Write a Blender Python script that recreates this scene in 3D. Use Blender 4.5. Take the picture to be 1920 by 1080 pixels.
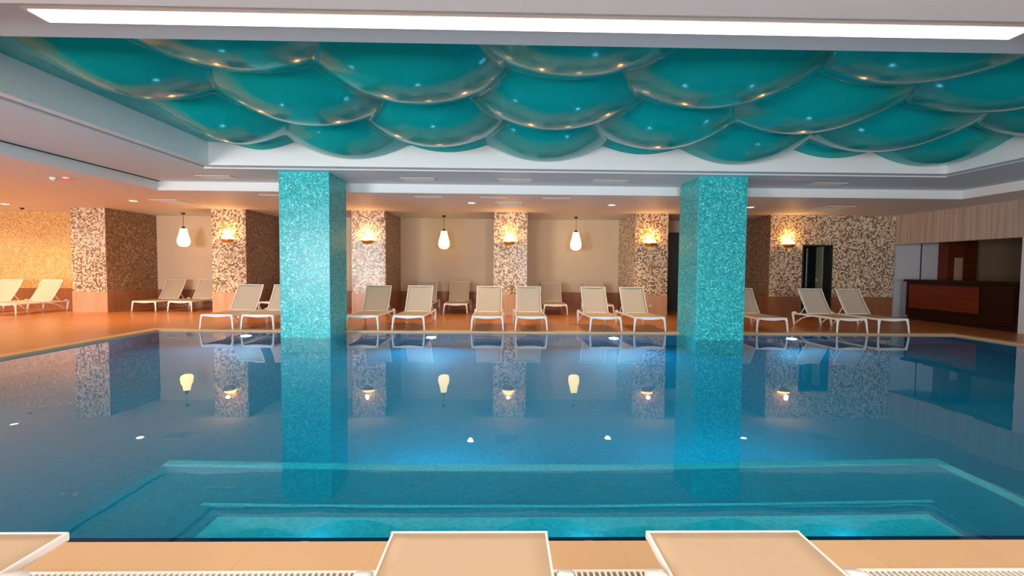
import bpy, bmesh, math, random
from mathutils import Vector, Matrix

# ------------------------------------------------------------------ clear
for o in list(bpy.data.objects):
    bpy.data.objects.remove(o, do_unlink=True)
C = bpy.context.scene.collection
sc = bpy.context.scene
random.seed(7)

# ------------------------------------------------------------------ camera
F_PX, PITCH, YAW, ROLL, CAM_H = 862.0, 0.0425, 0.0185, 0.0083, 1.36
fw = Vector((math.sin(YAW) * math.cos(PITCH), math.cos(YAW) * math.cos(PITCH), -math.sin(PITCH)))
rt = Vector((math.cos(YAW), -math.sin(YAW), 0))
up = rt.cross(fw)
R2 = rt * math.cos(ROLL) + up * math.sin(ROLL)
U2 = -rt * math.sin(ROLL) + up * math.cos(ROLL)
cam_d = bpy.data.cameras.new('camera')
cam = bpy.data.objects.new('camera', cam_d)
C.objects.link(cam)
cam_d.sensor_width = 36.0
cam_d.lens = F_PX / 1920.0 * 36.0
cam_d.clip_start = 0.05
M = Matrix((R2, U2, -fw)).transposed().to_4x4()
M.translation = Vector((0, 0, CAM_H))
cam.matrix_world = M
sc.camera = cam

# ------------------------------------------------------------------ colour management, world
sc.view_settings.view_transform = 'Standard'
sc.view_settings.look = 'None'
sc.view_settings.gamma = 1.0
sc.view_settings.use_curve_mapping = False
sc.view_settings.exposure = 0.0
cy = sc.cycles
cy.use_denoising = True
cy.max_bounces = 12
cy.diffuse_bounces = 5
cy.glossy_bounces = 5
cy.transmission_bounces = 8
cy.transparent_max_bounces = 12
cy.caustics_reflective = False
cy.caustics_refractive = True
cy.sample_clamp_indirect = 6.0
cy.blur_glossy = 0.5

world = bpy.data.worlds.new('World')
sc.world = world
world.use_nodes = True
bg = world.node_tree.nodes['Background']
bg.inputs[0].default_value = (0.75, 0.87, 1.0, 1)
bg.inputs[1].default_value = 1.0

# ------------------------------------------------------------------ lights
def area(name, loc, direction, sx, sy, energy, col, spread=math.pi):
    l = bpy.data.lights.new(name, 'AREA')
    l.shape = 'RECTANGLE'
    l.size, l.size_y = sx, sy
    l.energy = energy
    l.color = col
    l.spread = spread
    o = bpy.data.objects.new(name, l)
    C.objects.link(o)
    o.location = loc
    o.rotation_euler = Vector(direction).to_track_quat('-Z', 'Y').to_euler()
    return o

def spot(name, loc, direction, energy, col, angle=2.2, blend=0.8, r=0.06):
    l = bpy.data.lights.new(name, 'SPOT')
    l.energy = energy; l.color = col; l.spot_size = angle; l.spot_blend = blend
    l.shadow_soft_size = r
    o = bpy.data.objects.new(name, l)
    C.objects.link(o)
    o.location = loc
    o.rotation_euler = Vector(direction).to_track_quat('-Z', 'Y').to_euler()
    return o

def point(name, loc, energy, col, r=0.05):
    l = bpy.data.lights.new(name, 'POINT')
    l.energy = energy; l.color = col; l.shadow_soft_size = r
    o = bpy.data.objects.new(name, l)
    C.objects.link(o)
    o.location = loc
    return o

DAY = (0.86, 0.95, 1.0)
WARM = (1.0, 0.68, 0.38)
PEACH = (1.0, 0.76, 0.52)
AMBER = (1.0, 0.47, 0.14)
# daylight coming in through the glazed wall behind the photographer
WINDOWS = [(-10.4, -7.4, 0.15, 2.75, 1050), (1.85, 3.15, 0.15, 2.75, 430), (-4.6, -2.9, 0.15, 2.75, 380), (6.3, 8.2, 0.15, 2.75, 90)]
for wx0, wx1, wz0, wz1, en in WINDOWS:
    area('window_daylight', ((wx0 + wx1) / 2, -4.93, (wz0 + wz1) / 2), (0, 1, 0), wx1 - wx0, wz1 - wz0, en, DAY)
# underwater lamps (the fittings are built further down)
POOL_LAMPS = [(-5.43, 9.84), (-1.53, 9.84), (2.37, 9.84), (6.23, 9.84)]
POOL_COL = (0.35, 0.75, 1.0)

# ------------------------------------------------------------------ mesh helpers
class MB:
    def __init__(self):
        self.v, self.f = [], []
    def add(self, vs, fs):
        n = len(self.v)
        self.v += [tuple(p) for p in vs]
        self.f += [tuple(i + n for i in f) for f in fs]
        return self
    def box(self, x0, x1, y0, y1, z0, z1):
        vs = [(x0, y0, z0), (x1, y0, z0), (x1, y1, z0), (x0, y1, z0), (x0, y0, z1), (x1, y0, z1), (x1, y1, z1), (x0, y1, z1)]
        return self.add(vs, [(0, 3, 2, 1), (4, 5, 6, 7), (0, 1, 5, 4), (1, 2, 6, 5), (2, 3, 7, 6), (3, 0, 4, 7)])
    def quad(self, a, b, c, d):
        return self.add([a, b, c, d], [(0, 1, 2, 3)])
    def sweep(self, pts, a, b, n=8, sq=0.55, refup=(0, 0, 1), scales=None):
        """rounded-rectangle section (half sizes a sideways, b along refup) swept along pts"""
        P = [Vector(p) for p in pts]
        rings = []
        for i, p in enumerate(P):
            t = (P[min(i + 1, len(P) - 1)] - P[max(i - 1, 0)]).normalized()
            ru = Vector(refup)
            s = t.cross(ru)
            if s.length < 1e-4:
                s = t.cross(Vector((0, 1, 0)))
            s.normalize()
            u = s.cross(t).normalized()
            k = scales[i] if scales else 1.0
            ring = []
            for j in range(n):
                th = 2 * math.pi * (j + 0.5) / n
                c, q = math.cos(th), math.sin(th)
                ring.append(p + s * (a * k * math.copysign(abs(c) ** sq, c)) + u * (b * k * math.copysign(abs(q) ** sq, q)))
            rings.append(ring)
        vs = [v for r in rings for v in r]
        fs = []
        for i in range(len(P) - 1):
            for j in range(n):
                k = (j + 1) % n
                fs.append((i * n + j, i * n + k, (i + 1) * n + k, (i + 1) * n + j))
        fs.append(tuple(range(n - 1, -1, -1)))
        fs.append(tuple((len(P) - 1) * n + j for j in range(n)))
        return self.add(vs, fs)
    def lathe(self, prof, c=(0, 0, 0), n=24, a0=0.0, a1=2 * math.pi, axis='z'):
        full = abs(a1 - a0 - 2 * math.pi) < 1e-6
        m = n if full else n + 1
        vs, fs = [], []
        for r, z in prof:
            for j in range(m):
                th = a0 + (a1 - a0) * j / n
                p = (r * math.cos(th), r * math.sin(th), z)
                if axis == 'y':
                    p = (p[0], p[2], p[1])
                vs.append((c[0] + p[0], c[1] + p[1], c[2] + p[2]))
        for i in range(len(prof) - 1):
            for j in range(n):
                k = (j + 1) % m
                q = (i * m + j, i * m + k, (i + 1) * m + k, (i + 1) * m + j)
                fs.append(q if axis == 'z' else q[::-1])
        return self.add(vs, fs)
    def build(self, name, mat, parent=None, smooth=False, bevel=0.0, seg=2, recalc=True):
        me = bpy.data.meshes.new(name)
        me.from_pydata(self.v, [], self.f)
        bm = bmesh.new(); bm.from_mesh(me)
        bmesh.ops.remove_doubles(bm, verts=bm.verts, dist=1e-5)
        if recalc: bmesh.ops.recalc_face_normals(bm, faces=bm.faces)
        bm.to_mesh(me); bm.free()
        me.materials.append(mat)
        if smooth:
            for p in me.polygons: p.use_smooth = True
        o = bpy.data.objects.new(name, me)
        C.objects.link(o)
        if parent: o.parent = parent
        if bevel:
            b = o.modifiers.new('bevel', 'BEVEL'); b.width = bevel; b.segments = seg; b.limit_method = 'ANGLE'
        return o

def tag(o, label, cat, group=None):
    o['label'] = label; o['category'] = cat
    if group: o['group'] = group
    return o

def struct(o, label=None, cat=None):
    o['kind'] = 'structure'
    if label: o['label'] = label
    if cat: o['category'] = cat
    return o

def empty(name, loc, rz=0.0):
    o = bpy.data.objects.new(name, None)
    C.objects.link(o)
    o.location = loc
    o.rotation_euler = (0, 0, rz)
    o.empty_display_size = 0.1
    return o

def copy_tree(o, parent=None):
    c = o.copy(); C.objects.link(c); c.parent = parent
    for ch in list(o.children):
        copy_tree(ch, c)
    return c

# ------------------------------------------------------------------ materials
def new_mat(name):
    m = bpy.data.materials.new(name); m.use_nodes = True
    nt = m.node_tree
    return m, nt, nt.nodes['Principled BSDF']

def plain(name, col, rough=0.5, spec=0.5, metal=0.0, emis=None, es=0.0, noise=0.0, nscale=8.0):
    m, nt, p = new_mat(name)
    p.inputs['Base Color'].default_value = (*col, 1)
    p.inputs['Roughness'].default_value = rough
    p.inputs['Specular IOR Level'].default_value = spec
    p.inputs['Metallic'].default_value = metal
    if emis:
        p.inputs['Emission Color'].default_value = (*emis, 1)
        p.inputs['Emission Strength'].default_value = es
    if noise:
        geo = nt.nodes.new('ShaderNodeNewGeometry')
        nz = nt.nodes.new('ShaderNodeTexNoise'); nz.inputs['Scale'].default_value = nscale; nz.inputs['Detail'].default_value = 4
        mp = nt.nodes.new('ShaderNodeMapRange')
        mp.inputs['To Min'].default_value = 1 - noise; mp.inputs['To Max'].default_value = 1 + noise
        mx = nt.nodes.new('ShaderNodeVectorMath'); mx.operation = 'SCALE'
        mx.inputs[0].default_value = col
        nt.links.new(geo.outputs['Position'], nz.inputs['Vector'])
        nt.links.new(nz.outputs['Fac'], mp.inputs['Value'])
        nt.links.new(mp.outputs['Result'], mx.inputs['Scale'])
        nt.links.new(mx.outputs[0], p.inputs['Base Color'])
    return m

def tile_nodes(nt, size, off=(0.013, 0.017, 0.011)):
    """returns (cell id vector socket, edge socket): axis-aligned square tiles on any axis-aligned face"""
    N, L = nt.nodes, nt.links
    geo = N.new('ShaderNodeNewGeometry')
    ab = N.new('ShaderNodeVectorMath'); ab.operation = 'ABSOLUTE'
    L.new(geo.outputs['True Normal'], ab.inputs[0])
    inv = N.new('ShaderNodeVectorMath'); inv.operation = 'SUBTRACT'; inv.inputs[0].default_value = (1, 1, 1)
    L.new(ab.outputs[0], inv.inputs[1])
    ad = N.new('ShaderNodeVectorMath'); ad.operation = 'ADD'; ad.inputs[1].default_value = off
    L.new(geo.outputs['Position'], ad.inputs[0])
    mu = N.new('ShaderNodeVectorMath'); mu.operation = 'MULTIPLY'
    L.new(ad.outputs[0], mu.inputs[0]); L.new(inv.outputs[0], mu.inputs[1])
    dv = N.new('ShaderNodeVectorMath'); dv.operation = 'DIVIDE'; dv.inputs[1].default_value = size if isinstance(size, tuple) else (size,) * 3
    L.new(mu.outputs[0], dv.inputs[0])
    fl = N.new('ShaderNodeVectorMath'); fl.operation = 'FLOOR'
    L.new(dv.outputs[0], fl.inputs[0])
    fr = N.new('ShaderNodeVectorMath'); fr.operation = 'FRACTION'
    L.new(dv.outputs[0], fr.inputs[0])
    s5 = N.new('ShaderNodeVectorMath'); s5.operation = 'SUBTRACT'; s5.inputs[1].default_value = (.5, .5, .5)
    L.new(fr.outputs[0], s5.inputs[0])
    a5 = N.new('ShaderNodeVectorMath'); a5.operation = 'ABSOLUTE'; L.new(s5.outputs[0], a5.inputs[0])
    mk = N.new('ShaderNodeVectorMath'); mk.operation = 'MULTIPLY'
    L.new(a5.outputs[0], mk.inputs[0]); L.new(inv.outputs[0], mk.inputs[1])
    sp = N.new('ShaderNodeSeparateXYZ'); L.new(mk.outputs[0], sp.inputs[0])
    m1 = N.new('ShaderNodeMath'); m1.operation = 'MAXIMUM'; L.new(sp.outputs[0], m1.inputs[0]); L.new(sp.outputs[1], m1.inputs[1])
    m2 = N.new('ShaderNodeMath'); m2.operation = 'MAXIMUM'; L.new(m1.outputs[0], m2.inputs[0]); L.new(sp.outputs[2], m2.inputs[1])
    return fl.outputs[0], m2.outputs[0]

def mosaic(name, cols, size, grout, gw=0.46, rough=0.18, spec=0.5, patch=0.0):
    m, nt, p = new_mat(name)
    N, L = nt.nodes, nt.links
    cell, edge = tile_nodes(nt, size)
    wn = N.new('ShaderNodeTexWhiteNoise'); wn.noise_dimensions = '3D'
    L.new(cell, wn.inputs['Vector'])
    cr = N.new('ShaderNodeValToRGB'); cr.color_ramp.interpolation = 'CONSTANT'
    while len(cr.color_ramp.elements) < len(cols):
        cr.color_ramp.elements.new(0.5)
    acc = 0.0; tot = sum(w for w, _ in cols)
    for e, (w, c) in zip(cr.color_ramp.elements, cols):
        e.position = acc; e.color = (*c, 1); acc += w / tot
    L.new(wn.outputs['Value'], cr.inputs['Fac'])
    gt = N.new('ShaderNodeMath'); gt.operation = 'GREATER_THAN'; gt.inputs[1].default_value = gw
    L.new(edge, gt.inputs[0])
    mx = N.new('ShaderNodeMix'); mx.data_type = 'RGBA'
    L.new(gt.outputs[0], mx.inputs['Factor'])
    L.new(cr.outputs['Color'], mx.inputs['A']); mx.inputs['B'].default_value = (*grout, 1)
    L.new(mx.outputs['Result'], p.inputs['Base Color'])
    p.inputs['Roughness'].default_value = rough
    p.inputs['Specular IOR Level'].default_value = spec
    # each tessera is set at a very slightly different tilt
    bm_ = N.new('ShaderNodeVectorMath'); bm_.operation = 'SUBTRACT'; bm_.inputs[1].default_value = (.5, .5, .5)
    L.new(wn.outputs['Color'], bm_.inputs[0])
    sc_ = N.new('ShaderNodeVectorMath'); sc_.operation = 'SCALE'; sc_.inputs['Scale'].default_value = 0.05
    L.new(bm_.outputs[0], sc_.inputs[0])
    geo = N.new('ShaderNodeNewGeometry')
    an = N.new('ShaderNodeVectorMath'); an.operation = 'ADD'
    L.new(geo.outputs['Normal'], an.inputs[0]); L.new(sc_.outputs[0], an.inputs[1])
    nn = N.new('ShaderNodeVectorMath'); nn.operation = 'NORMALIZE'; L.new(an.outputs[0], nn.inputs[0])
    L.new(nn.outputs[0], p.inputs['Normal'])
    return m

def slab_tiles(name, c0, c1, size, grout, gw=0.494, rough=0.3, spec=0.5):
    m, nt, p = new_mat(name)
    N, L = nt.nodes, nt.links
    cell, edge = tile_nodes(nt, size)
    wn = N.new('ShaderNodeTexWhiteNoise'); L.new(cell, wn.inputs['Vector'])
    geo = N.new('ShaderNodeNewGeometry')
    nz = N.new('ShaderNodeTexNoise'); nz.inputs['Scale'].default_value = 3.5; nz.inputs['Detail'].default_value = 5
    L.new(geo.outputs['Position'], nz.inputs['Vector'])
    av = N.new('ShaderNodeMath'); av.operation = 'MULTIPLY_ADD'; av.inputs[1].default_value = 0.45
    L.new(wn.outputs['Value'], av.inputs[0]); 
    hf = N.new('ShaderNodeMath'); hf.operation = 'MULTIPLY'; hf.inputs[1].default_value = 0.55
    L.new(nz.outputs['Fac'], hf.inputs[0]); L.new(hf.outputs[0], av.inputs[2])
    mx = N.new('ShaderNodeMix'); mx.data_type = 'RGBA'
    L.new(av.outputs[0], mx.inputs['Factor']); mx.inputs['A'].default_value = (*c0, 1); mx.inputs['B'].default_value = (*c1, 1)
    gt = N.new('ShaderNodeMath'); gt.operation = 'GREATER_THAN'; gt.inputs[1].default_value = gw
    L.new(edge, gt.inputs[0])
    m2 = N.new('ShaderNodeMix'); m2.data_type = 'RGBA'
    L.new(gt.outputs[0], m2.inputs['Factor']); L.new(mx.outputs['Result'], m2.inputs['A']); m2.inputs['B'].default_value = (*grout, 1)
    L.new(m2.outputs['Result'], p.inputs['Base Color'])
    p.inputs['Roughness'].default_value = rough; p.inputs['Specular IOR Level'].default_value = spec
    return m

def grain(name, c0, c1, scale=(9, 9, 0.6), rough=0.4, spec=0.4):
    m, nt, p = new_mat(name)
    N, L = nt.nodes, nt.links
    geo = N.new('ShaderNodeNewGeometry')
    mp = N.new('ShaderNodeVectorMath'); mp.operation = 'MULTIPLY'; mp.inputs[1].default_value = scale
    L.new(geo.outputs['Position'], mp.inputs[0])
    nz = N.new('ShaderNodeTexNoise'); nz.inputs['Scale'].default_value = 1.0; nz.inputs['Detail'].default_value = 6; nz.inputs['Roughness'].default_value = 0.6
    L.new(mp.outputs[0], nz.inputs['Vector'])
    cr = N.new('ShaderNodeValToRGB')
    cr.color_ramp.elements[0].position = 0.35; cr.color_ramp.elements[0].color = (*c0, 1)
    cr.color_ramp.elements[1].position = 0.65; cr.color_ramp.elements[1].color = (*c1, 1)
    L.new(nz.outputs['Fac'], cr.inputs['Fac']); L.new(cr.outputs['Color'], p.inputs['Base Color'])
    p.inputs['Roughness'].default_value = rough; p.inputs['Specular IOR Level'].default_value = spec
    return m

def mesh_fabric(name, col, see=0.12):
    m, nt, p = new_mat(name)
    N, L = nt.nodes, nt.links
    p.inputs['Base Color'].default_value = (*col, 1); p.inputs['Roughness'].default_value = 0.75; p.inputs['Specular IOR Level'].default_value = 0.2
    tr = N.new('ShaderNodeBsdfTransparent')
    mx = N.new('ShaderNodeMixShader'); mx.inputs[0].default_value = see
    out = N['Material Output']
    L.new(p.outputs[0], mx.inputs[1]); L.new(tr.outputs[0], mx.inputs[2]); L.new(mx.outputs[0], out.inputs['Surface'])
    tc = N.new('ShaderNodeTexCoord')
    wv = N.new('ShaderNodeTexChecker'); wv.inputs['Scale'].default_value = 260
    L.new(tc.outputs['Object'], wv.inputs['Vector'])
    wv.inputs['Color1'].default_value = (*col, 1); wv.inputs['Color2'].default_value = (*[c * 0.86 for c in col], 1)
    L.new(wv.outputs['Color'], p.inputs['Base Color'])
    return m

def water_mat():
    m, nt, p = new_mat('pool_water')
    p.inputs['Base Color'].default_value = (0.18, 0.86, 1.0, 1)
    p.inputs['Roughness'].default_value = 0.0
    p.inputs['IOR'].default_value = 1.333
    p.inputs['Specular Tint'].default_value = (0.35, 0.85, 1.0, 1)
    p.inputs['Transmission Weight'].default_value = 1.0
    N, L = nt.nodes, nt.links
    geo = N.new('ShaderNodeNewGeometry')
    nz = N.new('ShaderNodeTexNoise'); nz.inputs['Scale'].default_value = 1.1; nz.inputs['Detail'].default_value = 2
    L.new(geo.outputs['Position'], nz.inputs['Vector'])
    bp = N.new('ShaderNodeBump'); bp.inputs['Strength'].default_value = 0.05; bp.inputs['Distance'].default_value = 0.05
    L.new(nz.outputs['Fac'], bp.inputs['Height']); L.new(bp.outputs[0], p.inputs['Normal'])
    return m

MT = {}
MT['white_paint'] = plain('white_ceiling_paint', (0.80, 0.80, 0.79), 0.6, 0.3, noise=0.015, nscale=3)
MT['soffit'] = plain('soffit_paint', (0.67, 0.76, 0.79), 0.55, 0.3, noise=0.015, nscale=3)
MT['cream'] = plain('cream_plaster', (0.72, 0.55, 0.38), 0.5, 0.3, noise=0.06, nscale=1.5)
MT['dark_gap'] = plain('dark_gap', (0.05, 0.05, 0.05), 0.8, 0.1)
MT['slot_grey'] = plain('slot_grey', (0.22, 0.22, 0.21), 0.7, 0.2)
MT['deck'] = slab_tiles('terracotta_deck_tiles', (0.41, 0.145, 0.04), (0.48, 0.185, 0.058), 0.6, (0.30, 0.11, 0.035), 0.496, 0.28, 0.45)
MT['coping'] = slab_tiles('coping_tiles', (0.60, 0.36, 0.18), (0.66, 0.42, 0.22), (0.6, 0.6, 0.6), (0.46, 0.28, 0.14), 0.4985, 0.35, 0.4)
MT['grate'] = plain('white_grating', (0.80, 0.74, 0.64), 0.45, 0.4)
MT['navy'] = mosaic('navy_border_tiles', [(1, (0.005, 0.012, 0.06)), (1, (0.01, 0.02, 0.09))], 0.025, (0.02, 0.03, 0.08))
MT['pool'] = mosaic('blue_pool_mosaic', [(2, (0.0, 0.35, 0.50)), (2, (0.001, 0.38, 0.53)), (1, (0.0, 0.32, 0.46)), (1, (0.002, 0.41, 0.56))], 0.025, (0.002, 0.38, 0.52), 0.47, 0.35)
MT['pool_light'] = mosaic('pale_pool_mosaic', [(2, (0.08, 0.72, 0.84)), (2, (0.12, 0.78, 0.86)), (1, (0.06, 0.66, 0.80))], 0.025, (0.1, 0.72, 0.82), 0.47, 0.35)
MT['turq'] = mosaic('turquoise_mosaic', [(3, (0.02, 0.42, 0.44)), (3, (0.05, 0.54, 0.55)), (2, (0.01, 0.31, 0.35)), (1.0, (0.13, 0.64, 0.63)), (.25, (0.32, 0.74, 0.70))], 0.03, (0.08, 0.45, 0.46), 0.465, 0.28, 0.28)
MT['tan_mosaic'] = mosaic('tan_mosaic', [(2.6, (0.74, 0.60, 0.44)), (2.2, (0.30, 0.19, 0.11)), (1.6, (0.52, 0.37, 0.24)), (1.2, (0.86, 0.74, 0.58)), (.9, (0.14, 0.08, 0.05))], 0.042, (0.45, 0.34, 0.24), 0.475, 0.24, 0.36)
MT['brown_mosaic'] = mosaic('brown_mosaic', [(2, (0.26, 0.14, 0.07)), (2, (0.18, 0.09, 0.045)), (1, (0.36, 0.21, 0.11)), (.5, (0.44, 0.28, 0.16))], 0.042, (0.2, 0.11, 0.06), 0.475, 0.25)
MT['gold_mosaic'] = mosaic('gold_mosaic', [(2, (0.70, 0.46, 0.20)), (2, (0.62, 0.38, 0.15)), (1, (0.78, 0.55, 0.28)), (.6, (0.50, 0.29, 0.11))], 0.042, (0.6, 0.4, 0.2), 0.475, 0.3)
MT['stone'] = grain('beige_stone', (0.56, 0.32, 0.19), (0.66, 0.42, 0.26), (7, 7, 0.7), 0.35)
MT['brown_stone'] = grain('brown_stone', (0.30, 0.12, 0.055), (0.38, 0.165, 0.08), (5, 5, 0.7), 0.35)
MT['taupe'] = grain('taupe_wood_panel', (0.38, 0.30, 0.24), (0.56, 0.46, 0.38), (11, 11, 0.45), 0.45)
MT['red_wood'] = grain('red_brown_wood', (0.11, 0.016, 0.005), (0.17, 0.027, 0.008), (1.2, 1.2, 12), 0.4, 0.25)
MT['dark_wood'] = grain('dark_wood', (0.016, 0.004, 0.002), (0.03, 0.007, 0.004), (1.2, 1.2, 12), 0.45, 0.2)
MT['white_panel'] = plain('white_panel', (0.66, 0.64, 0.66), 0.4, 0.4, noise=0.04, nscale=2)
MT['tan_wall'] = plain('tan_wall', (0.44, 0.29, 0.18), 0.6, 0.3, noise=0.04, nscale=2)
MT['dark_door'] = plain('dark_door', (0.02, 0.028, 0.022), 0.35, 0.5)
MT['green_door'] = plain('green_grey_door', (0.34, 0.36, 0.22), 0.4, 0.5)
MT['metal'] = plain('brushed_metal', (0.6, 0.6, 0.6), 0.3, 0.5, 1.0)
MT['frame'] = plain('white_lounger_resin', (0.86, 0.80, 0.74), 0.35, 0.5)
MT['sling'] = mesh_fabric('beige_sling_mesh', (0.58, 0.42, 0.27), 0.08)
MT['back_sling'] = mesh_fabric('beige_back_mesh', (0.62, 0.52, 0.40), 0.13)
MT['vent'] = plain('white_vent', (0.80, 0.78, 0.72), 0.5, 0.3)
MT['vent_dark'] = plain('vent_shadow', (0.25, 0.22, 0.19), 0.6, 0.2)
MT['shade'] = plain('glowing_pendant_shade', (0.9, 0.8, 0.6), 0.4, 0.3, emis=(1.0, 0.70, 0.24), es=3.6)
MT['bowl'] = plain('glowing_sconce_glass', (0.9, 0.8, 0.6), 0.4, 0.3, emis=(1.0, 0.58, 0.15), es=5.0)
MT['brass'] = plain('brass', (0.75, 0.50, 0.20), 0.3, 0.5, 1.0)
MT['cord'] = plain('dark_cord', (0.05, 0.035, 0.025), 0.6, 0.3)
MT['lamp_disc'] = plain('downlight_lens', (0.9, 0.9, 0.85), 0.4, 0.3, emis=(1.0, 0.84, 0.58), es=9.0)
MT['strip'] = plain('linear_light_diffuser', (0.9, 0.9, 0.9), 0.4, 0.3, emis=(1.0, 0.95, 0.93), es=3.0)
MT['pool_lens'] = plain('pool_light_lens', (0.9, 0.95, 1.0), 0.3, 0.3, emis=(0.75, 0.88, 1.0), es=40.0)
MT['pool_lens_dim'] = plain('added_step_light_lens', (0.9, 0.95, 1.0), 0.3, 0.3, emis=(0.75, 0.88, 1.0), es=4.0)
MT['red'] = plain('red_plastic', (0.6, 0.06, 0.06), 0.4, 0.4, emis=(1, 0.12, 0.12), es=0.6)
MT['teal'] = None
def teal():
    m, nt, p = new_mat('glossy_teal_membrane')
    p.inputs['Base Color'].default_value = (0.004, 0.38, 0.345, 1)
    p.inputs['Roughness'].default_value = 0.12
    p.inputs['Specular IOR Level'].default_value = 0.22
    return m
MT['teal'] = teal()
MT['water'] = water_mat()

# ------------------------------------------------------------------ dimensions
ZL, ZR, ZT = 2.99, 3.186, 4.35            # low ceiling, ring soffit, slab top
PX0, PX1, PY0, PY1, PZ = -7.32, 9.86, 2.24, 9.84, -1.5
WZ = -0.03
RX0, RX1, RY0, RY1 = -16.0, 11.56, -5.0, 15.33
PD, BD, PW = 13.39, 15.33, 0.966
COLX, COLD, COLS = (-4.345, 3.812), 9.01, 0.966

# ------------------------------------------------------------------ floor, pool
CW = 0.24                                   # coping width
def ring(mb, o, i, z0, z1):
    ox0, ox1, oy0, oy1 = o; ix0, ix1, iy0, iy1 = i
    mb.box(ox0, ox1, oy0, iy0, z0, z1); mb.box(ox0, ox1, iy1, oy1, z0, z1)
    mb.box(ox0, ix0, iy0, iy1, z0, z1); mb.box(ix1, ox1, iy0, iy1, z0, z1)
    return mb
GR0, GR1 = 1.66, 2.02                       # overflow grating channel along the near side
fl = MB()
fl.box(RX0, 16.5, PY1 + CW, 15.6, -0.3, 0)
fl.box(RX0, PX0 - CW, RY0, PY1 + CW, -0.3, 0)
fl.box(PX1 + CW, RX1, RY0, PY1 + CW, -0.3, 0)
fl.box(PX0 - CW, PX1 + CW, RY0, GR0, -0.3, 0)
struct(fl.build('floor', MT['deck']))
cp = MB()
cp.box(PX0 - CW, PX1 + CW, GR1, PY0, -0.12, 0.0)
cp.box(PX0 - CW, PX1 + CW, PY1, PY1 + CW, -0.12, 0.004)
cp.box(PX0 - CW, PX0, PY0, PY1, -0.12, 0.004)
cp.box(PX1, PX1 + CW, PY0, PY1, -0.12, 0.004)
struct(cp.build('pool_coping', MT['coping']))
ch = MB(); ch.box(PX0 - CW, PX1 + CW, GR0, GR1, -0.3, -0.12)
struct(ch.build('trim_channel', MT['dark_gap']))

bs = MB()
bs.box(PX0 - .2, PX1 + .2, PY0 - .2, PY1 + .2, PZ - .2, PZ)
bs.box(PX0 - .2, PX1 + .2, PY0 - .2, PY0, PZ, -0.12); bs.box(PX0 - .2, PX1 + .2, PY1, PY1 + .2, PZ, -0.12)
bs.box(PX0 - .2, PX0, PY0, PY1, PZ, -0.12); bs.box(PX1, PX1 + .2, PY0, PY1, PZ, -0.12)
struct(bs.build('pool_basin', MT['pool']))
nv = MB(); nv.box(PX0, PX1, PY0, PY0 + 0.095, -0.12, -0.045)
struct(nv.build('trim_waterline', MT['navy']))
st = MB()
st.box(-1.65, 2.55, PY0, 2.64, PZ, -0.19)
st.box(-1.92, 2.84, PY0, 2.93, PZ, -0.36)
st.box(-2.68, 3.61, PY0, 3.70, PZ, -0.56)
struct(st.build('pool_steps', MT['pool']))
ns = MB()
ns.box(-1.65, 2.55, PY0 + .04, 2.645, -0.20, -0.184)
struct(ns.build('step_tread_lit', MT['pool_light']))  # paler colour paints in the brightness of the shallow top tread
n2 = MB()
n2.box(-2.685, 3.615, 3.60, 3.705, -0.60, -0.555); n2.box(3.515, 3.615, PY0, 3.60, -0.60, -0.555)
n2.box(-1.925, 2.845, 2.905, 2.935, -0.40, -0.355)
struct(n2.build('step_nosing', MT['pool_light']))
wt = MB(); wt.quad((PX0, PY0, WZ), (PX1, PY0, WZ), (PX1, PY1, WZ), (PX0, PY1, WZ))
struct(wt.build('pool_water', MT['water'], recalc=False), 'still blue pool water mirroring the columns and lamps', 'water')

# overflow grating: frame rails and cross bars, one thing
gt = empty('overflow_grating', (0, 0, 0))
tag(gt, 'white slotted overflow grating along the near pool edge', 'grating')
g = MB(); g.box(-7.4, 9.9, GR1 - .014, GR1 - .002, -.05, .002); g.box(-7.4, 9.9, GR0 + .002, GR0 + .014, -.05, .002)
g.build('rail', MT['grate'], gt)
g = MB()
x = -4.6
while x < 5.2:
    g.box(x, x + .010, GR0 + .014, GR1 - .014, -.007, 0.0); x += .0265
gb = g.build('grating_bars', MT['grate'], gt); gb['kind'] = 'stuff'

# ------------------------------------------------------------------ turquoise columns in the pool
for cx in COLX:
    c = MB(); c.box(cx, cx + COLS, COLD, COLD + COLS, PZ, ZR)
    struct(c.build('column', MT['turq'], bevel=0.006), 'turquoise mosaic column standing in the pool, ' + ('left of the two' if cx < 0 else 'right of the two'), 'column')

# ------------------------------------------------------------------ back wall, pillars and niches
PILLARS = [-12.346, -8.38, -4.388, -0.29, 3.832]
for i, px in enumerate(PILLARS):
    p = MB(); p.box(px, px + PW, PD, BD, 0.60, ZL)
    po = struct(p.build('mosaic_pillar', MT['tan_mosaic']), None)
    w = MB(); w.box(px - .006, px + PW + .006, PD - .012, BD, 0, 0.60)
    w.build('wainscot', MT['stone'], po)
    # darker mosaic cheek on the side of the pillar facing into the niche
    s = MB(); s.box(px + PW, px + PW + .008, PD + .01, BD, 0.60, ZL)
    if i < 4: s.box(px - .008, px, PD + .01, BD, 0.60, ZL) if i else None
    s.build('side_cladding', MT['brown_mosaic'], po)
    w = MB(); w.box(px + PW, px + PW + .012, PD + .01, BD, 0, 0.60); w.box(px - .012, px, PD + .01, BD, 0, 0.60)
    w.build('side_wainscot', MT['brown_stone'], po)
wb = MB(); wb.box(-12.4, 11.6, BD, BD + .25, 0, ZL)
struct(wb.build('wall_back', MT['cream']))
wb = MB()
for a, b in zip(PILLARS, PILLARS[1:] + [7.815]):
    wb.box(a + PW + .012, b - .012, BD - .02, BD, 0, 0.58)
struct(wb.build('trim_wainscot', MT['brown_stone']))
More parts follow.
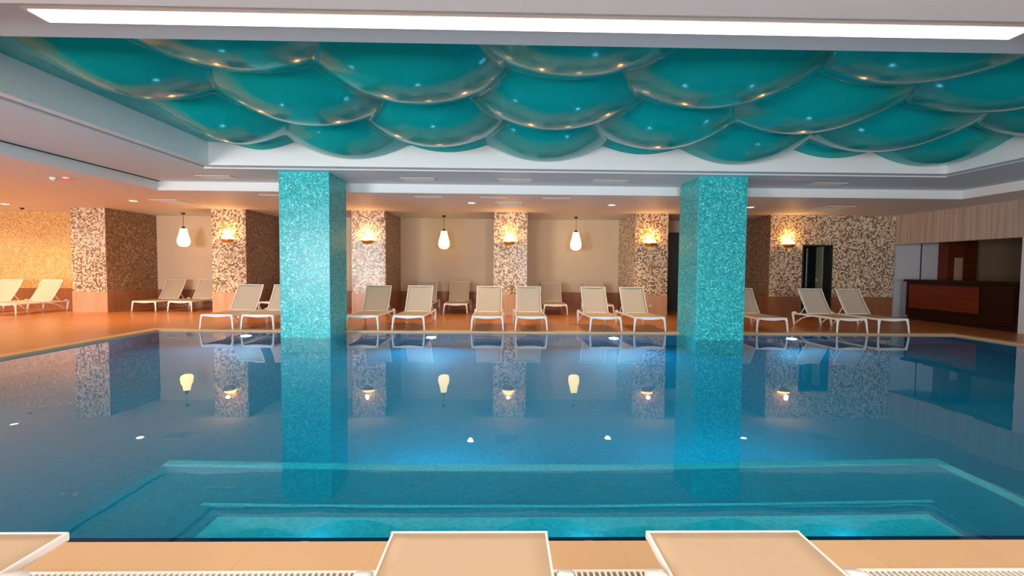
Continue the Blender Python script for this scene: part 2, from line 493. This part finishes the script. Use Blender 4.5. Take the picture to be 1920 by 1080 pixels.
# left wing: golden mosaic wall
wl = MB(); wl.box(RX0, PILLARS[0], 14.4, 14.6, 0.64, ZL)
struct(wl.build('wall_gold', MT['gold_mosaic']))
wl = MB(); wl.box(RX0, PILLARS[0] - .012, 14.385, 14.6, 0, 0.64)
struct(wl.build('trim_gold_wainscot', MT['brown_stone']))
# dark service opening in the niche behind the right column
dd = MB(); dd.box(4.86, 6.6, BD - .06, BD - .02, 0, 2.6)
d2 = struct(dd.build('door_2', MT['dark_door']))
h = MB(); h.box(6.45, 6.5, BD - .1, BD - .06, 1.0, 1.14); h.build('door_handle', MT['metal'], d2)
# right mosaic block with a doorway
BX0, BX1, DX0, DX1, DZ = 7.815, 11.525, 8.78, 9.68, 2.13
rb = MB(); rb.box(BX0, DX0, PD, PD + .3, 0.6, ZL); rb.box(DX1, BX1, PD, PD + .3, 0.6, ZL); rb.box(DX0, DX1, PD, PD + .3, DZ, ZL)
struct(rb.build('wall_mosaic', MT['tan_mosaic']))
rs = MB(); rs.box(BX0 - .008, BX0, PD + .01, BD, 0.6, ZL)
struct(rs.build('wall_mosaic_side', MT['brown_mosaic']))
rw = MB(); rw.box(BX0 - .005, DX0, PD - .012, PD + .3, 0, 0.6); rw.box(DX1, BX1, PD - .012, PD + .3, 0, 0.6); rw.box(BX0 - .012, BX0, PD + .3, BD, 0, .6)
struct(rw.build('trim_mosaic_wainscot', MT['brown_stone']))
# corridor behind the doorway
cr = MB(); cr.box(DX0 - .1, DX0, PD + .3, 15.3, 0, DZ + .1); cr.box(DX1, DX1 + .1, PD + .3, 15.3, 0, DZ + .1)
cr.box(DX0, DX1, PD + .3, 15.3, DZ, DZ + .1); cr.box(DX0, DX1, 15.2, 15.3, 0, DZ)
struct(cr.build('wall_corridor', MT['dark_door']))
jm = MB(); jm.box(DX0, DX0 + .035, PD - .01, PD + .3, 0, DZ); jm.box(DX1 - .035, DX1, PD - .01, PD + .3, 0, DZ); jm.box(DX0, DX1, PD - .01, PD + .3, DZ - .035, DZ)
struct(jm.build('door_1_frame', MT['dark_door']))
dl = MB(); dl.box(DX1 - .03, DX1, 13.78, 14.06, 0, DZ - .04)
d1 = struct(dl.build('door_1', MT['green_door']))
h = MB(); h.box(DX1 - .07, DX1 - .03, 14.0, 14.05, 1.04, 1.12); h.build('door_handle', MT['metal'], d1)
jl = MB(); jl.box(DX1 - .02, DX1, 14.54, 14.60, 0, DZ - .04)
struct(jl.build('trim_door_edge', MT['metal']))

# right wall, fascia and bar alcove
OP0, OP1, FZ = 10.06, PD, 2.15
wr = MB(); wr.box(RX1, RX1 + .25, RY0, OP0, 0, ZL)
struct(wr.build('wall_right', MT['taupe']))
jb = MB(); jb.box(RX1 - .02, RX1, OP0 - .22, OP0, 0, FZ)
struct(jb.build('trim_jamb', MT['white_panel']))
fa = MB(); fa.box(RX1 - .03, RX1 + .25, OP0, OP1 + .3, FZ, ZL)
struct(fa.build('trim_fascia', MT['taupe']))
AX1 = 16.4
al = MB(); al.box(RX1, AX1, 13.62, 13.85, 0, ZL)
struct(al.build('wall_alcove', MT['tan_wall']))
al = MB(); al.box(AX1, AX1 + .2, OP0 - .5, 13.85, 0, ZL); al.box(RX1 + .25, AX1, OP0 - .5, OP0 - .3, 0, ZL)
struct(al.build('wall_alcove_side', MT['tan_wall']))
ac = MB(); ac.box(RX1 + .25, AX1, OP0 - .3, 13.62, 2.5, ZL)
struct(ac.build('ceiling_alcove', MT['soffit']))
wp = MB(); wp.box(RX1 - .02, 12.49, 13.585, 13.62, 0, 2.5)
struct(wp.build('trim_white_panel', MT['white_panel']))
wp = MB(); wp.box(12.545, 13.03, 13.585, 13.62, 0, 2.5)
struct(wp.build('trim_white_panel_narrow', MT['white_panel']))
gp = MB(); gp.box(12.49, 12.545, 13.60, 13.62, 0, 2.5)
struct(gp.build('trim_panel_gap', MT['dark_gap']))
cb = empty('tall_cabinet', (13.47, 13.4, 0))
tag(cb, 'tall red brown wooden cabinet behind the bar counter', 'cabinet')
b = MB(); b.box(-.44, .44, -.12, .215, 0, 2.49); b.build('cabinet_body', MT['red_wood'], cb, bevel=.004)
b = MB(); b.box(-.24, .0, -.135, -.12, .75, 1.78); b.build('door_panel', MT['tan_wall'], cb)['label'] = 'pale narrow inset panel'
b = MB(); b.box(.02, .42, -.138, -.12, .05, 2.4); b.build('door', MT['red_wood'], cb, bevel=.003)

bc = empty('bar_counter', (11.62, 11.75, 0))
tag(bc, 'long dark reddish wooden bar counter in the alcove by the right wall', 'bar counter')
b = MB(); b.box(.03, .60, -1.55, 1.32, .12, 1.08); b.build('counter_body', MT['dark_wood'], bc)
b = MB(); b.box(0.0, .03, -.72, 1.20, .34, 1.00); b.build('front_panel', MT['red_wood'], bc, bevel=.006)['label'] = 'red brown front panel'
b = MB(); b.box(-.04, .66, -1.58, 1.36, 1.08, 1.14); b.build('counter_top', MT['dark_wood'], bc, bevel=.006)
b = MB(); b.box(.06, .58, -1.5, 1.28, 0, .12); b.build('plinth', MT['dark_wood'], bc)
b = MB(); b.box(0.0, .03, -1.50, -.80, .12, 1.06); b.build('end_panel', MT['dark_wood'], bc, bevel=.006)

# near and left walls of the hall
wl = MB(); wl.box(RX0 - .2, RX0, RY0, 14.6, 0, ZL)
struct(wl.build('wall_left', MT['cream']))
wf = MB(); cur = RX0
for x0, x1, z0, z1, en in sorted(WINDOWS):
    wf.box(cur, x0, RY0 - .2, RY0, 0, ZL); wf.box(x0, x1, RY0 - .2, RY0, 0, z0); wf.box(x0, x1, RY0 - .2, RY0, z1, ZL); cur = x1
wf.box(cur, RX1 + .25, RY0 - .2, RY0, 0, ZL)
struct(wf.build('wall_front', MT['cream']))
for i, (x0, x1, z0, z1, en) in enumerate(WINDOWS):
    f = MB(); t = .05
    f.box(x0, x1, RY0 - .12, RY0 - .07, z0, z0 + t); f.box(x0, x1, RY0 - .12, RY0 - .07, z1 - t, z1)
    f.box(x0, x0 + t, RY0 - .12, RY0 - .07, z0, z1); f.box(x1 - t, x1, RY0 - .12, RY0 - .07, z0, z1)
    f.box((x0 + x1) / 2 - .02, (x0 + x1) / 2 + .02, RY0 - .12, RY0 - .07, z0, z1)
    struct(f.build('window_%d' % (i + 1), MT['frame']))

# ------------------------------------------------------------------ ceiling
EX0, EX1, EY0, EY1 = -7.5, 10.26, 3.0, 10.2      # edge of the low ceiling
HX0, HX1, HY0, HY1 = -5.35, 8.23, 3.84, 8.50      # recess that holds the wave membrane
ce = MB(); ring(ce, (RX0 - .2, RX1 + .25, RY0 - .2, BD + .25), (EX0, EX1, EY0, EY1), ZL, ZT)
struct(ce.build('ceiling', MT['white_paint']))
so = MB()
G0, G1 = .14, .25
so.box(EX0, HX0 - G1, EY0, EY1, ZR, ZT); so.box(HX1 + G1, EX1, EY0, EY1, ZR, ZT)
so.box(HX0 - G1, HX1 + G1, HY1 + G1, EY1, ZR, ZT); so.box(HX0 - G1, HX1 + G1, EY0, HY0, ZR, ZT)
struct(so.build('ceiling_soffit', MT['soffit']))
lp = MB()
lp.box(HX0 - G0, HX0, HY0, HY1 + G0, ZR, ZT); lp.box(HX1, HX1 + G0, HY0, HY1 + G0, ZR, ZT); lp.box(HX0, HX1, HY1, HY1 + G0, ZR, ZT)
struct(lp.build('trim_recess', MT['white_paint']))
sl = MB()
sl.box(HX0 - G1, HX0 - G0, HY0, HY1 + G1, ZR + .03, ZR + .06); sl.box(HX1 + G0, HX1 + G1, HY0, HY1 + G1, ZR + .03, ZR + .06); sl.box(HX0 - G0, HX1 + G0, HY1 + G0, HY1 + G1, ZR + .03, ZR + .06)
struct(sl.build('trim_slot', MT['slot_grey']))
bd = MB()
a = HX0 - G1; b_ = HX1 + G1; c_ = HY1 + G1
bd.box(a, b_, c_, c_ + .035, ZR - .012, ZR)
struct(bd.build('trim_bead', MT['white_paint']))
# stepped moulding on the face of the low ceiling and the shadow gap on the left
fm = MB()
fm.box(EX0, EX1, EY1 - .03, EY1, ZL, ZL + .085); fm.box(EX1 - .03, EX1, EY0, EY1, ZL, ZL + .085)
struct(fm.build('trim_moulding', MT['white_paint']))
sg = MB(); sg.box(EX0, EX0 + .07, EY0, EY1 - .03, ZR - .004, ZR)
struct(sg.build('trim_shadow_gap', MT['dark_gap']))
tp = MB(); tp.box(HX0 - .2, HX1 + .2, HY0 - .2, HY1 + .2, ZT, ZT + .1)
struct(tp.build('ceiling_recess', MT['white_paint']))

# wave membrane: staggered hanging bulges with creases between them
def wave_z(x, y):
    P, S = 3.53, 1.0
    best = []
    for j in range(-2, 7):
        odd = j % 2 == 0
        k0 = -2.75 if odd else -4.55
        k = round((x - k0) / P)
        for kk in (k - 1, k, k + 1):
            rnd = random.Random((j + 9) * 131 + kk * 17)
            cx = k0 + kk * P + rnd.uniform(-.10, .10)
            cyr = 4.28 + j * S + (.14 if j <= 0 else 0) + rnd.uniform(-.04, .04)
            d = ((x - cx) / P) ** 2 + ((y - cyr) / P) ** 2
            best.append(3.30 + 0.37 * d / 0.109 + rnd.uniform(-.012, .012))
    best.sort()
    k_ = 0.014
    m = best[0]
    z = m - k_ * math.log(sum(math.exp(-(v - m) / k_) for v in best[:5]))
    # the membrane is clamped flat along the left-hand wall
    t = max(0.0, min(1.0, (x - HX0) / 1.1)); t = t * t * (3 - 2 * t)
    return 3.60 * (1 - t) + z * t
NX, NY = 460, 230
vs = []
for j in range(NY + 1):
    yy = HY0 - .12 + (HY1 - HY0 + .13) * j / NY
    for i in range(NX + 1):
        xx = HX0 - .01 + (HX1 - HX0 + .02) * i / NX
        vs.append((xx, yy, wave_z(xx, yy)))
fs = [(j * (NX + 1) + i, (j + 1) * (NX + 1) + i, (j + 1) * (NX + 1) + i + 1, j * (NX + 1) + i + 1) for j in range(NY) for i in range(NX)]
wm = MB().add(vs, fs).build('wave_ceiling', MT['teal'], smooth=True, recalc=False)
tag(wm, 'glossy teal wave shaped stretch ceiling in the recess above the pool', 'ceiling panel')

# ------------------------------------------------------------------ ceiling fittings
# linear light on the soffit nearest the photographer
ll = empty('linear_light', (0.25, 3.49, ZR))
tag(ll, 'long white linear light on the soffit above the near pool edge', 'ceiling light')
b = MB(); b.box(-3.68, 3.68, -.10, .085, -.018, 0); b.build('housing', MT['white_paint'], ll)
b = MB(); b.box(-3.64, 3.64, -.085, .075, -.026, -.018); b.build('diffuser', MT['strip'], ll)
area('linear_light_glow', (0.25, 3.49, ZR - .03), (0, 0, -1), 7.2, .12, 90, (1.0, .96, .94))

def louvre(name, loc, w, d, label, cat, group, slats=5, thick=.012, rim=.03):
    r = empty(name, loc)
    tag(r, label, cat, group)
    b = MB(); b.box(-w / 2, w / 2, -d / 2, d / 2, -.004, 0); b.build('backing', MT['vent_dark'], r)
    b = MB(); ring(b, (-w / 2, w / 2, -d / 2, d / 2), (-w / 2 + rim, w / 2 - rim, -d / 2 + rim, d / 2 - rim), -thick, -.003); b.build('frame', MT['vent'], r)
    b = MB()
    for k in range(slats):
        y = -d / 2 + rim + (d - 2 * rim) * (k + .5) / slats
        h_ = (d - 2 * rim) / slats * .36
        b.box(-w / 2 + rim, w / 2 - rim, y - h_, y + h_, -thick * .8, -.003)
    b.build('slats', MT['vent'], r)
    return r
RING_V = [(-5.88, 'white vent grille in the grey soffit left of the left turquoise column'),
          (-1.77, 'white vent grille in the grey soffit just right of the left turquoise column'),
          (0.22, 'white vent grille in the grey soffit above the middle mosaic pillar'),
          (2.19, 'white vent grille in the grey soffit just left of the right turquoise column'),
          (6.75, 'faint vent grille in the grey soffit right of the right turquoise column')]
for x, lab in RING_V:
    louvre('ceiling_vent', (x, 9.60, ZR), .70, .30, lab, 'vent', 'vent grilles in the grey soffit')
LOW_V = [(-5.24, 'small vent grille in the low ceiling just left of the left turquoise column'),
         (-1.74, 'small vent grille in the low ceiling before the left hanging pendant of the middle niches'),
         (-0.25, 'small vent grille in the low ceiling before the middle air conditioner'),
         (1.2, 'small vent grille in the low ceiling before the pendant right of the middle pillar')]
for x, lab in LOW_V:
    louvre('ceiling_vent', (x, 10.68, ZL), .64, .16, lab, 'vent', 'slim vents along the low ceiling edge', 3)
for x, y, lab in [(-8.45, 11.95, 'square ceiling air conditioner above the left niche beside a downlight'),
                  (0.12, 11.75, 'square ceiling air conditioner in front of the middle mosaic pillar'),
                  (8.47, 11.8, 'square ceiling air conditioner in front of the dark doorway'),
                  (-14.6, 11.9, 'square ceiling air conditioner at the left picture edge')]:
    r = empty('air_conditioner', (x, y, ZL))
    tag(r, lab, 'air conditioner', 'cassette air conditioners in the low ceiling')
    b = MB(); ring(b, (-.345, .345, -.345, .345), (-.27, .27, -.27, .27), -.013, 0); b.build('panel', MT['vent'], r, bevel=.004)
    b = MB(); b.box(-.27, .27, -.27, .27, -.006, 0); b.build('intake_grille', MT['vent_dark'], r)
    b = MB()
    for k in range(7): b.box(-.27, .27, -.25 + k * .08, -.23 + k * .08, -.012, -.005)
    b.build('slats', MT['vent'], r)

DOWN = [(-13.45, 12.73, 1.5, 'glowing round downlight in the ceiling before the golden mosaic wall'),
        (-9.34, 11.84, 1.9, 'glowing round downlight left of the ceiling air conditioner by the left niche'),
        (-0.81, 11.56, 1.0, 'glowing round downlight just left of the middle mosaic pillar'),
        (2.72, 11.66, 1.0, 'glowing round downlight just left of the right turquoise column'),
        (6.33, 11.78, .2, 'glowing round downlight just right of the right turquoise column')]
for x, y, k, lab in DOWN:
    r = empty('downlight', (x, y, ZL))
    tag(r, lab, 'ceiling light', 'downlights in the low ceiling')
    MB().lathe([(.085, 0), (.115, -.002), (.115, -.012), (.085, -.014), (.085, 0)], n=24).build('rim', MT['vent'], r, smooth=True)
    MB().lathe([(0.0005, -.008), (.085, -.008)], n=24).build('lens', MT['lamp_disc'], r)
    spot('downlight_beam', (x, y, ZL - .03), (0, 0, -1), 270 * k, WARM, 2.5, .9)
# unseen downlights added for warm light over the left and near decks
for x, y, e in [(-10.2, 7.4, 180), (-10.2, 3.6, 130), (-14.2, 9.0, 220), (-14.2, 5.0, 200), (-5.0, 11.6, 180), (-15.4, 13.0, 170), (-3.6, 0.9, 90), (0.3, 0.9, 90), (4.2, 0.9, 90)]:
    r = empty('downlight', (x, y, ZL))
    tag(r, 'added round downlight over the decks, out of view', 'ceiling light', 'added downlights out of view')
    MB().lathe([(.085, 0), (.115, -.002), (.115, -.012), (.085, -.014), (.085, 0)], n=24).build('rim', MT['vent'], r, smooth=True)
    MB().lathe([(0.0005, -.008), (.085, -.008)], n=24).build('lens', MT['lamp_disc'], r)
    spot('downlight_beam', (x, y, ZL - .03), (0, 0, -1), e, PEACH, 2.6, .9)
r = empty('smoke_detector', (-8.45, 8.85, ZL))
tag(r, 'small white smoke detector on the left low ceiling', 'detector')
MB().lathe([(.0005, -.045), (.035, -.045), (.05, -.03), (.055, 0)], n=20).build('body', MT['vent'], r, smooth=True)
MB().lathe([(.0005, -.06), (.018, -.058), (.022, -.045)], n=12).build('sensor', MT['vent'], r, smooth=True)
r = empty('alarm_light', (-8.19, 8.84, ZL))
tag(r, 'small red alarm lamp on the left low ceiling beside the smoke detector', 'alarm')
MB().lathe([(.06, 0), (.06, -.02), (.045, -.022)], n=20).build('base', MT['vent'], r, smooth=True)
MB().lathe([(.0005, -.06), (.03, -.05), (.042, -.022)], n=16).build('lens', MT['red'], r, smooth=True)

# ------------------------------------------------------------------ pendants
PEND = [(-9.90, 'glowing teardrop pendant lamp hanging in the left niche between two mosaic pillars'),
        (-1.87, 'glowing teardrop pendant lamp hanging left of the middle mosaic pillar'),
        (2.26, 'glowing teardrop pendant lamp hanging right of the middle mosaic pillar')]
for x, lab in PEND:
    r = empty('pendant_lamp', (x, 14.45, 1.945))
    tag(r, lab, 'pendant lamp', 'pendant lamps in the niches')
    prof = [(.0005, 0), (.07, .006), (.125, .035), (.165, .09), (.178, .16), (.168, .24), (.14, .34), (.112, .44), (.098, .52), (.092, .56), (.0005, .563)]
    MB().lathe(prof, n=28).build('lamp_shade', MT['shade'], r, smooth=True)
    MB().lathe([(.05, .56), (.045, .60), (.02, .63), (.0005, .632)], n=16).build('lamp_holder', MT['cord'], r, smooth=True)
    MB().lathe([(.006, .62), (.006, 1.02)], n=8).build('cord', MT['cord'], r)
    MB().lathe([(.0005, 1.0), (.05, 1.0), (.055, 1.045)], n=16).build('ceiling_rose', MT['cord'], r, smooth=True)

# ------------------------------------------------------------------ wall sconces
SCON = [(-7.905, 'glowing half dome wall sconce on the second mosaic pillar from the left'),
        (-3.92, 'glowing half dome wall sconce on the pillar just right of left turquoise column'),
        (0.16, 'glowing half dome wall sconce on the middle mosaic pillar'),
        (4.255, 'glowing half dome wall sconce on the pillar just left of right turquoise column'),
        (8.33, 'glowing half dome wall sconce left of the dark doorway')]
def sconce(loc, lab, group, rz=0.0):
    r = empty('wall_sconce', loc, rz)
    tag(r, lab, 'wall lamp', group)
    prof = [(.0005, -.045), (.06, -.04), (.115, -.018), (.155, .02), (.172, .06), (.165, .10), (.13, .135), (.07, .155), (.0005, .16)]
    MB().lathe(prof, c=(0, -.02, 0), n=24, a0=math.pi, a1=2 * math.pi).build('glass_bowl', MT['bowl'], r, smooth=True)
    MB().lathe([(.08, -.075), (.125, -.06), (.175, -.005), (.182, .03), (.174, .03), (.12, -.05), (.08, -.068), (.08, -.075)], c=(0, -.02, 0), n=24, a0=math.pi, a1=2 * math.pi).build('holder', MT['brass'], r, smooth=True)
    b = MB(); b.box(-.09, .09, -.02, 0, -.06, .13); b.build('back_plate', MT['brass'], r, bevel=.004)
for x, lab in SCON:
    sconce((x, PD, 2.10), lab, 'half dome sconces on the mosaic')
    point('sconce_glow', (x, PD - .16, 2.33), 15, AMBER, .05)
# unseen sconces added on the left hall wall to brighten the low ceiling
for y in (2.0, 5.5, 9.0):
    sconce((RX0, y, 2.0), 'added half dome wall sconce on the left hall wall, out of view', 'added sconces out of view', math.pi / 2)
    point('sconce_glow', (RX0 + .35, y, 2.3), 75, (1.0, .80, .60), .06)

r = empty('wall_socket', (4.30, PD - .018, .29))
tag(r, 'small white wall socket on the wainscot of the pillar just left of right turquoise column', 'socket')
b = MB(); b.box(-.04, .04, -.012, .006, -.04, .04); b.build('cover_plate', MT['vent'], r, bevel=.004)
MB().lathe([(.0005, -.010), (.020, -.011), (.026, -.016)], n=16, axis='y').build('outlet', MT['vent_dark'], r, smooth=True)
r = empty('motion_sensor', (-13.9, 13.6, ZL))
tag(r, 'small dark sensor under the ceiling before the golden mosaic wall', 'sensor')
MB().lathe([(.05, 0), (.05, -.02), (.035, -.025)], n=16).build('base', MT['cord'], r, smooth=True)
MB().lathe([(.035, -.022), (.03, -.045), (.0005, -.055)], n=16).build('lens', MT['cord'], r, smooth=True)

# ------------------------------------------------------------------ underwater lamps
for (x, y), lab in zip(POOL_LAMPS, ['first from the left', 'second from the left', 'third from the left', 'fourth from the left']):
    r = empty('underwater_light', (x, y, -.58))
    tag(r, 'round white underwater light in the far pool wall, ' + lab, 'pool light', 'underwater lights in the far pool wall')
    MB().lathe([(.09, 0), (.13, -.004), (.13, -.022), (.10, -.03), (.09, -.026)], n=28, axis='y').build('rim', MT['metal'], r, smooth=True)
    MB().lathe([(.0005, -.034), (.05, -.031), (.08, -.024)], n=28, axis='y').build('lens', MT['pool_lens'], r, smooth=True)
    spot('underwater_beam', (x, y - .08, -.58), (0, -1, -.10), 180 if abs(x) < 4 else 85, (0.22, 0.62, 1.0), 2.9, .7, .10)
# lamps added in the near pool wall and step risers to brighten the pool
for x, y, z, e in [(-5.2, PY0, -.72, 30), (6.6, PY0, -.72, 22), (-0.6, 3.706, -.86, 75), (2.2, 3.706, -.86, 75), (-1.0, PY0 + .037, -.10, .9), (0.45, PY0 + .037, -.10, .9), (1.9, PY0 + .037, -.10, .9)]:
    r = empty('underwater_light', (x, y, z), math.pi)
    tag(r, 'added underwater light in the near pool wall and steps, facing away', 'pool light', 'added underwater lights on the near side')
    k = .5 if z > -.2 else 1.0
    MB().lathe([(.09 * k, 0), (.13 * k, -.004), (.13 * k, -.022), (.10 * k, -.03), (.09 * k, -.026)], n=24, axis='y').build('rim', MT['metal'], r, smooth=True)
    MB().lathe([(.0005, -.034), (.05 * k, -.031), (.08 * k, -.024)], n=24, axis='y').build('lens', MT['pool_lens_dim'], r, smooth=True)
    spot('underwater_beam', (x, y + .07, z), (0, 1, -.15), e, POOL_COL, 2.9, .7, .06)

# ------------------------------------------------------------------ sun loungers
# local frame: front feet at y = 0, head towards +y, deck at z = 0
def make_lounger(flat=False):
    r = empty('sun_lounger', (0, 0, 0))
    HW = .325
    # frame: two side rails, foot apron with curved underside, rear cross bar
    f = MB()
    for s in (-1, 1):
        f.sweep([(s * HW, .03, .300), (s * HW, .5, .298), (s * HW, 1.0, .296), (s * (HW + .004), 1.32, .292), (s * (HW + .012), 1.44, .290), (s * (HW + .016), 1.50, .282)], .019, .024)
    N = 12
    top, bot = [], []
    for k in range(N + 1):
        t = k / N; xx = -HW - .012 + (2 * HW + .024) * t
        top.append((xx, .325)); bot.append((xx, .286 - .026 * math.sin(math.pi * t) ** 1.5))
    vs = []
    for yy in (.004, .034):
        vs += [(xx, yy, zz) for xx, zz in bot] + [(xx, yy, zz) for xx, zz in top]
    m = N + 1; fs = []
    for k in range(N):
        fs += [(k, k + 1, m + k + 1, m + k), (2 * m + k, 3 * m + k, 3 * m + k + 1, 2 * m + k + 1),
               (m + k, m + k + 1, 3 * m + k + 1, 3 * m + k), (k, 2 * m + k, 2 * m + k + 1, k + 1)]
    fs += [(0, m, 3 * m, 2 * m), (N, 2 * m + N, 3 * m + N, m + N)]
    f.add(vs, fs)
    f.sweep([(-HW, 1.36, .288), (HW, 1.36, .288)], .016, .02)
    f.sweep([(-HW, .98, .285), (HW, .98, .285)], .014, .018)
    f.build('frame', MT['frame'], r, smooth=False, bevel=.004)
    for s in (-1, 1):
        l = MB()
        l.sweep([(s * (HW - .035), .02, .30), (s * (HW - .002), .018, .268), (s * (HW + .008), .012, .20), (s * (HW + .016), .004, .10), (s * (HW + .024), -.004, 0)], .020, .018, scales=[1.3, 1.35, 1.0, .9, .85], refup=(0, 1, 0))
        l.build('leg', MT['frame'], r, smooth=True)
    for s in (-1, 1):
        l = MB()
        l.sweep([(s * (HW + .008), 1.38, .322), (s * (HW + .016), 1.43, .325), (s * (HW + .020), 1.475, .308), (s * (HW + .022), 1.47, .24), (s * (HW + .022), 1.44, .12), (s * (HW + .022), 1.41, 0)], .020, .026, refup=(1, 0, 0), scales=[.9, 1.1, 1.25, 1.15, .95, .85])
        l.sweep([(s * (HW + .018), 1.405, .03), (s * (HW + .010), 1.30, .12), (s * (HW + .004), 1.16, .205), (s * HW, 1.02, .255), (s * HW, .86, .28)], .014, .016, refup=(1, 0, 0))
        l.build('leg', MT['frame'], r, smooth=True)
    # seat sling: gently sagging surface with thickness
    q = MB(); nx, ny = 8, 14
    def zs(u, v): return .322 - .016 * math.sin(math.pi * u) * math.sin(math.pi * v) ** .6
    vt = [(-.305 + .61 * i / nx, .03 + .965 * j / ny, zs(i / nx, j / ny)) for j in range(ny + 1) for i in range(nx + 1)]
    vb = [(a, b, c - .008) for a, b, c in vt]
    n0 = len(vt); w = nx + 1
    fs = []
    for j in range(ny):
        for i in range(nx):
            k = j * w + i
            fs += [(k, k + 1, k + w + 1, k + w), (n0 + k, n0 + k + w, n0 + k + w + 1, n0 + k + 1)]
    for j in range(ny):
        k = j * w; fs += [(k, k + w, n0 + k + w, n0 + k), (k + nx, n0 + k + nx, n0 + k + w + nx, k + w + nx)]
    for i in range(nx):
        fs += [(i, n0 + i, n0 + i + 1, i + 1)]; k = ny * w + i; fs += [(k, k + 1, n0 + k + 1, n0 + k)]
    q.add(vt + vb, fs)
    q.build('seat_sling', MT['sling'], r, smooth=True)
    # backrest, pivoting at y = 1.0
    L = .70
    ang = math.radians(0.0 if flat else 57.0)
    ca, sa = math.cos(ang), math.sin(ang)
    y0, z0 = 1.0, .322
    def bp(x, d, n): return (x, y0 + d * ca - n * sa, z0 + d * sa + n * ca)
    HB = .298
    b = MB()
    cvx = lambda d: 0.0 if flat else -.02 * math.sin(math.pi * min(1, max(0, d / L)))
    nrm = (0, -sa, ca)
    FW, FT, FO = (.006, .017, -.006) if flat else (.010, .013, 0.0)
    for sx in (-1, 1):
        b.sweep([bp(sx * HB, d, cvx(d) + FO) for d in (0, .2, .45, L)], FT, FW, refup=(1, 0, 0))
    b.sweep([bp(-HB - FW, L, FO), bp(HB + FW, L, FO)], FW, FT, refup=nrm)
    b.sweep([bp(-HB, 0.01, -.006), bp(HB, 0.01, -.006)], .010, .010, refup=nrm)
    bk = b.build('backrest', MT['frame'], r, smooth=False)
    q = MB(); vt = []
    for j in range(ny + 1):
        d = .006 + (L - .010) * j / ny
        for i in range(nx + 1):
            u = i / nx
            vt.append(bp(-HB + .002 + (2 * HB - .004) * u, d, cvx(d) + .008 - (.0 if flat else .012) * math.sin(math.pi * u)))
    off = Vector(nrm) * .007
    vb = [(a - off[0], bb - off[1], c - off[2]) for a, bb, c in vt]
    q.add(vt + vb, fs)
    q.build('back_sling', MT['back_sling'] if not flat else MT['sling'], bk, smooth=True)
    # support strut behind the backrest
    if not flat:
        for s in (-1, 1):
            u = MB()
            u.sweep([bp(s * (HB + .006), .20, -.012), (s * (HB + .012), 1.24, .31)], .008, .010)
            u.build('support_strut', MT['frame'], r)
    return r

up_proto = make_lounger(False)
used = [False]
def place(x, y, label, group, rz=0.0):
    o = up_proto if not used[0] else copy_tree(up_proto)
    used[0] = True
    o.location = (x, y, 0); o.rotation_euler = (0, 0, rz)
    tag(o, label, 'sun lounger', group)
    return o
GF = 'loungers along the far pool edge'
FRONT = [(-6.16, 'beige sling lounger at the far pool edge, leftmost of the waterside row'),
         (-5.29, 'waterside beige lounger whose right side is cut off by the left turquoise column'),
         (-3.05, 'waterside beige lounger just right of the left turquoise column, left legs hidden by it'),
         (-2.055, 'waterside beige lounger second to the right of the left turquoise column'),
         (-0.346, 'waterside beige lounger in front of the middle pillar, left of that pair'),
         (0.61, 'waterside beige lounger in front of the middle pillar, right of that pair'),
         (2.24, 'waterside beige lounger second to the left of the right turquoise column'),
         (3.205, 'waterside beige lounger just left of the right turquoise column'),
         (5.91, 'waterside beige lounger just right of the right turquoise column, partly hidden by it'),
         (7.69, 'waterside beige lounger standing right in front of the dark doorway'),
         (8.62, 'beige sling lounger at the far pool edge, rightmost of the waterside row')]
rz_front = [0, 0, 0, -.015, 0, 0, .02, .03, .02, .035, .02]
for (x, lab), rz in zip(FRONT, rz_front):
    place(x, 9.945 + (PY1 - 9.84), lab, GF, rz)
GN = 'loungers in the wall niches'
place(-14.36, 12.33, 'beige lounger against the golden mosaic wall, cut off by the left picture edge', 'loungers by the golden wall')
place(-13.23, 12.35, 'beige lounger against the golden mosaic wall beside the leftmost mosaic pillar', 'loungers by the golden wall')
NICHE = [(-10.50, 13.58, 'beige lounger in the left niche beside the dark pillar side, left of two'),
         (-9.49, 13.62, 'beige lounger in the left niche, right one, partly behind the second pillar'),
         (-6.86, 13.62, 'beige lounger at the back between second pillar and left turquoise column'),
         (-2.42, 13.42, 'back lounger in the niche left of middle pillar, mostly hidden by waterside lounger'),
         (-1.40, 13.40, 'back lounger in the niche under the pendant left of the middle pillar'),
         (1.52, 13.30, 'back lounger in the niche right beside the middle pillar, under a pendant'),
         (2.88, 13.30, 'back lounger in the niche right of middle pillar, mostly hidden by waterside lounger')]
for x, y, lab in NICHE:
    place(x, y, lab, GN)
flat = make_lounger(True)
NEAR = [(-1.97, 'flat tan lounger in the bottom left corner of the near deck'),
        (-0.125, 'flat tan lounger in the middle of the near deck'),
        (0.872, 'flat tan lounger on the near deck, rightmost of the three')]
for i, (x, lab) in enumerate(NEAR):
    o = flat if i == 0 else copy_tree(flat)
    o.location = (x, 0.055, 0)
    tag(o, lab, 'sun lounger', 'flat loungers on the near deck')
